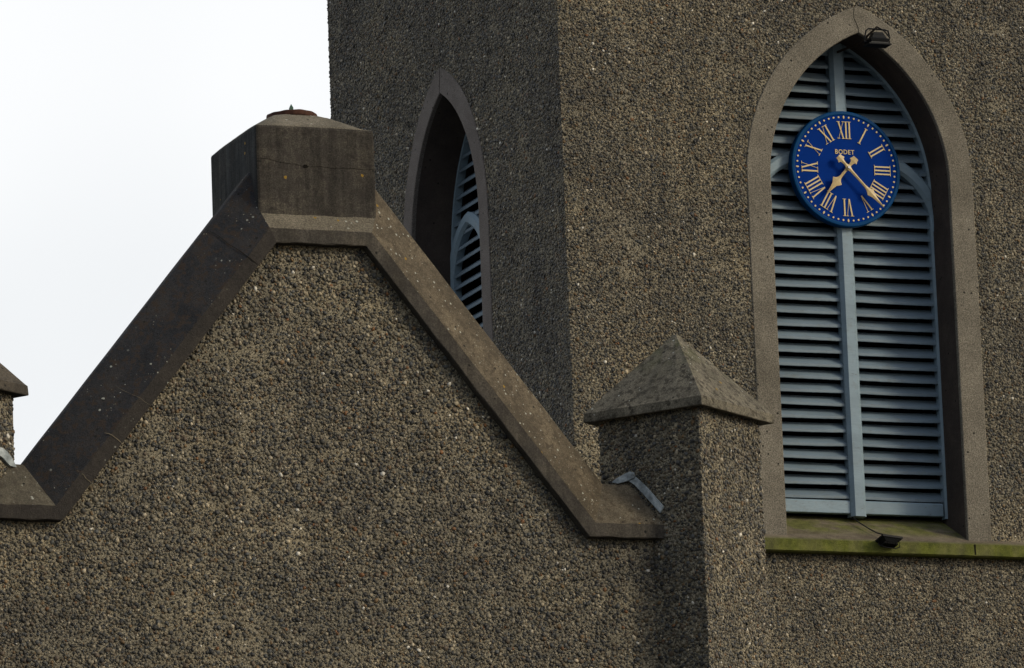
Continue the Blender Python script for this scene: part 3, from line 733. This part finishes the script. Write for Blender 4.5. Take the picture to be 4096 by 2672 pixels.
# ------------------------------------------------------------------ corner pinnacles
def pinnacle(cx, cy, seed, label, flash):
    t = tag(empty('corner_pinnacle'), label, 'pinnacle', 'pebbledashed pinnacles at the ends of the gable')
    a = radians(35.7); U = np.array([cos(a), sin(a), 0.]); Vv = np.array([-sin(a), cos(a), 0.]); c = np.array([cx, cy, 0.])
    h = .3075; cor = [c-U*h-Vv*h, c+U*h-Vv*h, c+U*h+Vv*h, c-U*h+Vv*h]
    m = MB(); zt, zs = 8.345, 6.3
    for i in range(4):
        p, q = cor[i], cor[(i+1)%4]
        m.poly([(p[0],p[1],0),(q[0],q[1],0),(q[0],q[1],zs),(p[0],p[1],zs)], 2); m.poly([(p[0],p[1],zs),(q[0],q[1],zs),(q[0],q[1],zt),(p[0],p[1],zt)], 0)
    al = lambda u, z: np.ones(u.shape, bool)
    pe = []
    for i in range(4):
        p, q = cor[i], cor[(i+1)%4]; d = (q-p)/np.linalg.norm(q-p); nn = np.array([d[1], -d[0], 0.])
        pe.append(scatter(p, d, V(0,0,1), nn, 0, 2*h, zs, 8.325, .0200, al, seed+i))
    body = m.build('shaft', [M_MORTAR, M_STONE, M_DASH], t, fix=False, pebbles=np.concatenate(pe, 0))
    # cap
    H = .3655; m = MB(); n = 10
    def ring(k, z, wob=0):
        pts = []; cs = [c-U*k-Vv*k, c+U*k-Vv*k, c+U*k+Vv*k, c-U*k+Vv*k]
        for i in range(4):
            for j in range(n):
                p = cs[i]+(cs[(i+1)%4]-cs[i])*j/n; pts.append((p[0], p[1], z+wob*sin(7*i+2.3*j)))
        return pts+[pts[0]]
    rings = [ring(.27, 8.335), ring(.335, 8.326), ring(H-.002, 8.323, .0008), ring(H, 8.327, .0008), ring(H-.003, 8.372, .001), ring(H-.012, 8.381, .001)]
    for q in (.8, .6, .4, .2, .07): rings.append(ring((H-.012)*q, 8.381+(8.806-8.381)*((1-q)**.97), .0012))
    rings.append(ring(.012, 8.800)); rings.append(ring(.001, 8.803))
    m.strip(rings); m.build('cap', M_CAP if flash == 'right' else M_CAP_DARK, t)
    corner = cor[0]
    def face(s, z, off): p = corner+Vv*s-U*off; return (p[0], p[1], z)
    def face2(s, z, off): p = cor[0]+U*s-Vv*off; return (p[0], p[1], z)
    if flash == 'right':
        for P in ([(.536,7.993),(.528,8.000),(.50,8.013),(.45,8.030),(.425,8.036),(.404,8.030),(.400,8.018),(.400,7.999),(.44,7.988),(.47,7.984),(.505,7.982)],
                  [(.437,7.988),(.404,7.994),(.393,8.004),(.33,7.944),(.27,7.874),(.236,7.832),(.231,7.822),(.252,7.794),(.30,7.850),(.36,7.918),(.40,7.962)]):
            off = .020 if P[0][0] > .5 else .016
            m = MB(); k = len(P); A0 = [face(s, z, off) for s, z in P]; A1 = [face(s, z, .004) for s, z in P]
            m.add(A0+A1, [list(range(k))]+[[i,(i+1)%k,k+(i+1)%k,k+i] for i in range(k)]); m.build('lead_flashing', M_LEAD, t, bevel=.001)
    else:
        P = [(.40,8.035),(.50,8.035),(.54,8.020),(.58,7.990),(.612,7.950),(.56,7.952),(.53,7.965),(.50,7.985),(.46,7.995),(.40,8.00)]
        m = MB(); k = len(P); A0 = [face2(s, z, .018) for s, z in P]; A1 = [face2(s, z, .004) for s, z in P]
        m.add(A0+A1, [list(range(k))]+[[i,(i+1)%k,k+(i+1)%k,k+i] for i in range(k)]); m.build('lead_flashing', M_LEAD, t)
    return t
pinnacle(13.668, 32.179, 50, 'square pebbledashed pinnacle with pyramid cap in front of the clock tower, right of the gable', 'right')
pinnacle(9.552, 32.179, 60, 'pinnacle with pyramid cap cut by the left edge of the photo, against the white sky', 'left')

# ------------------------------------------------------------------ ground, link wall
m = MB(); S = 900; m.poly([(-S,-S,0),(S,-S,0),(S,S,0),(-S,S,0)]); g = m.build('ground', mk_ground()); tag(g, kind='structure')

# ------------------------------------------------------------------ camera
f_px, th, yaw, roll = 27000., radians(11.7), radians(21.6), .038
F = Vector((sin(yaw)*cos(th), cos(yaw)*cos(th), sin(th))); Rr0 = Vector((cos(yaw), -sin(yaw), 0)); U0 = Rr0.cross(F)
Rv = Rr0*cos(roll) - U0*sin(roll); Uv = Rr0*sin(roll) + U0*cos(roll)
cam = bpy.data.cameras.new('camera'); co = bpy.data.objects.new('camera', cam); col.objects.link(co)
co.matrix_world = Matrix(((Rv.x,Uv.x,-F.x,0),(Rv.y,Uv.y,-F.y,0),(Rv.z,Uv.z,-F.z,1.6),(0,0,0,1)))
cam.sensor_width = 36; cam.lens = f_px/4096*36; cam.clip_start = .5; cam.clip_end = 3000
scene.camera = co

# ------------------------------------------------------------------ light: hazy sun from the right, white overcast
SUN_AZ_RIGHT, SUN_EL = radians(50), radians(25)      # to the right of the clock face's normal (-Y)
sd = Vector((sin(SUN_AZ_RIGHT)*cos(SUN_EL), -cos(SUN_AZ_RIGHT)*cos(SUN_EL), sin(SUN_EL)))
sl_ = bpy.data.lights.new('sun', 'SUN'); sl_.energy = 1.9; sl_.angle = radians(12); sl_.color = (1.0, .875, .65)
so = bpy.data.objects.new('sun', sl_); col.objects.link(so); so.rotation_euler = sd.to_track_quat('Z', 'Y').to_euler(); so.location = (20, 0, 30)
w = bpy.data.worlds.new('World'); scene.world = w; w.use_nodes = True
nt = w.node_tree; N_ = nt.nodes; L_ = nt.links
bg = N_['Background']
sky = N_.new('ShaderNodeTexSky'); sky.sky_type = 'NISHITA'; sky.sun_disc = False; sky.sun_elevation = SUN_EL; sky.sun_rotation = atan2(sd.x, sd.y); sky.air_density = 1; sky.dust_density = 3
sc = N_.new('ShaderNodeMix'); sc.data_type = 'RGBA'; sc.blend_type = 'MULTIPLY'; sc.inputs[0].default_value = 1; L_.new(sky.outputs[0], sc.inputs[6]); sc.inputs[7].default_value = (1,1,1,1)
tc = N_.new('ShaderNodeTexCoord'); no = N_.new('ShaderNodeTexNoise'); no.inputs['Scale'].default_value = 5.0; no.inputs['Detail'].default_value = 3; L_.new(tc.outputs['Generated'], no.inputs['Vector'])
cr = N_.new('ShaderNodeValToRGB'); cr.color_ramp.elements[0].position = .38; cr.color_ramp.elements[0].color = (8.8,9.05,9.25,1); cr.color_ramp.elements[1].position = .56; cr.color_ramp.elements[1].color = (10.3,10.4,10.5,1)
L_.new(no.outputs['Fac'], cr.inputs[0])
mx = N_.new('ShaderNodeMix'); mx.data_type = 'RGBA'
# made-up cloud falloff: white behind the church, thinned elsewhere to cut fill on walls
dp = N_.new('ShaderNodeVectorMath'); dp.operation = 'DOT_PRODUCT'; L_.new(tc.outputs['Generated'], dp.inputs[0]); dp.inputs[1].default_value = (-.05, .95, .12)
mr = N_.new('ShaderNodeMapRange'); mr.interpolation_type = 'SMOOTHSTEP'; L_.new(dp.outputs['Value'], mr.inputs[0]); mr.inputs[1].default_value = -.2; mr.inputs[2].default_value = .74; mr.inputs[3].default_value = .33; mr.inputs[4].default_value = .97
L_.new(mr.outputs[0], mx.inputs[0])
L_.new(sc.outputs[2], mx.inputs[6]); L_.new(cr.outputs[0], mx.inputs[7]); L_.new(mx.outputs[2], bg.inputs['Color']); bg.inputs['Strength'].default_value = .10

scene.view_settings.view_transform = 'Standard'; scene.view_settings.look = 'None'; scene.view_settings.gamma = 1; scene.view_settings.exposure = 0
scene.render.resolution_x, scene.render.resolution_y = 1024, 668
scene.render.engine = 'CYCLES'
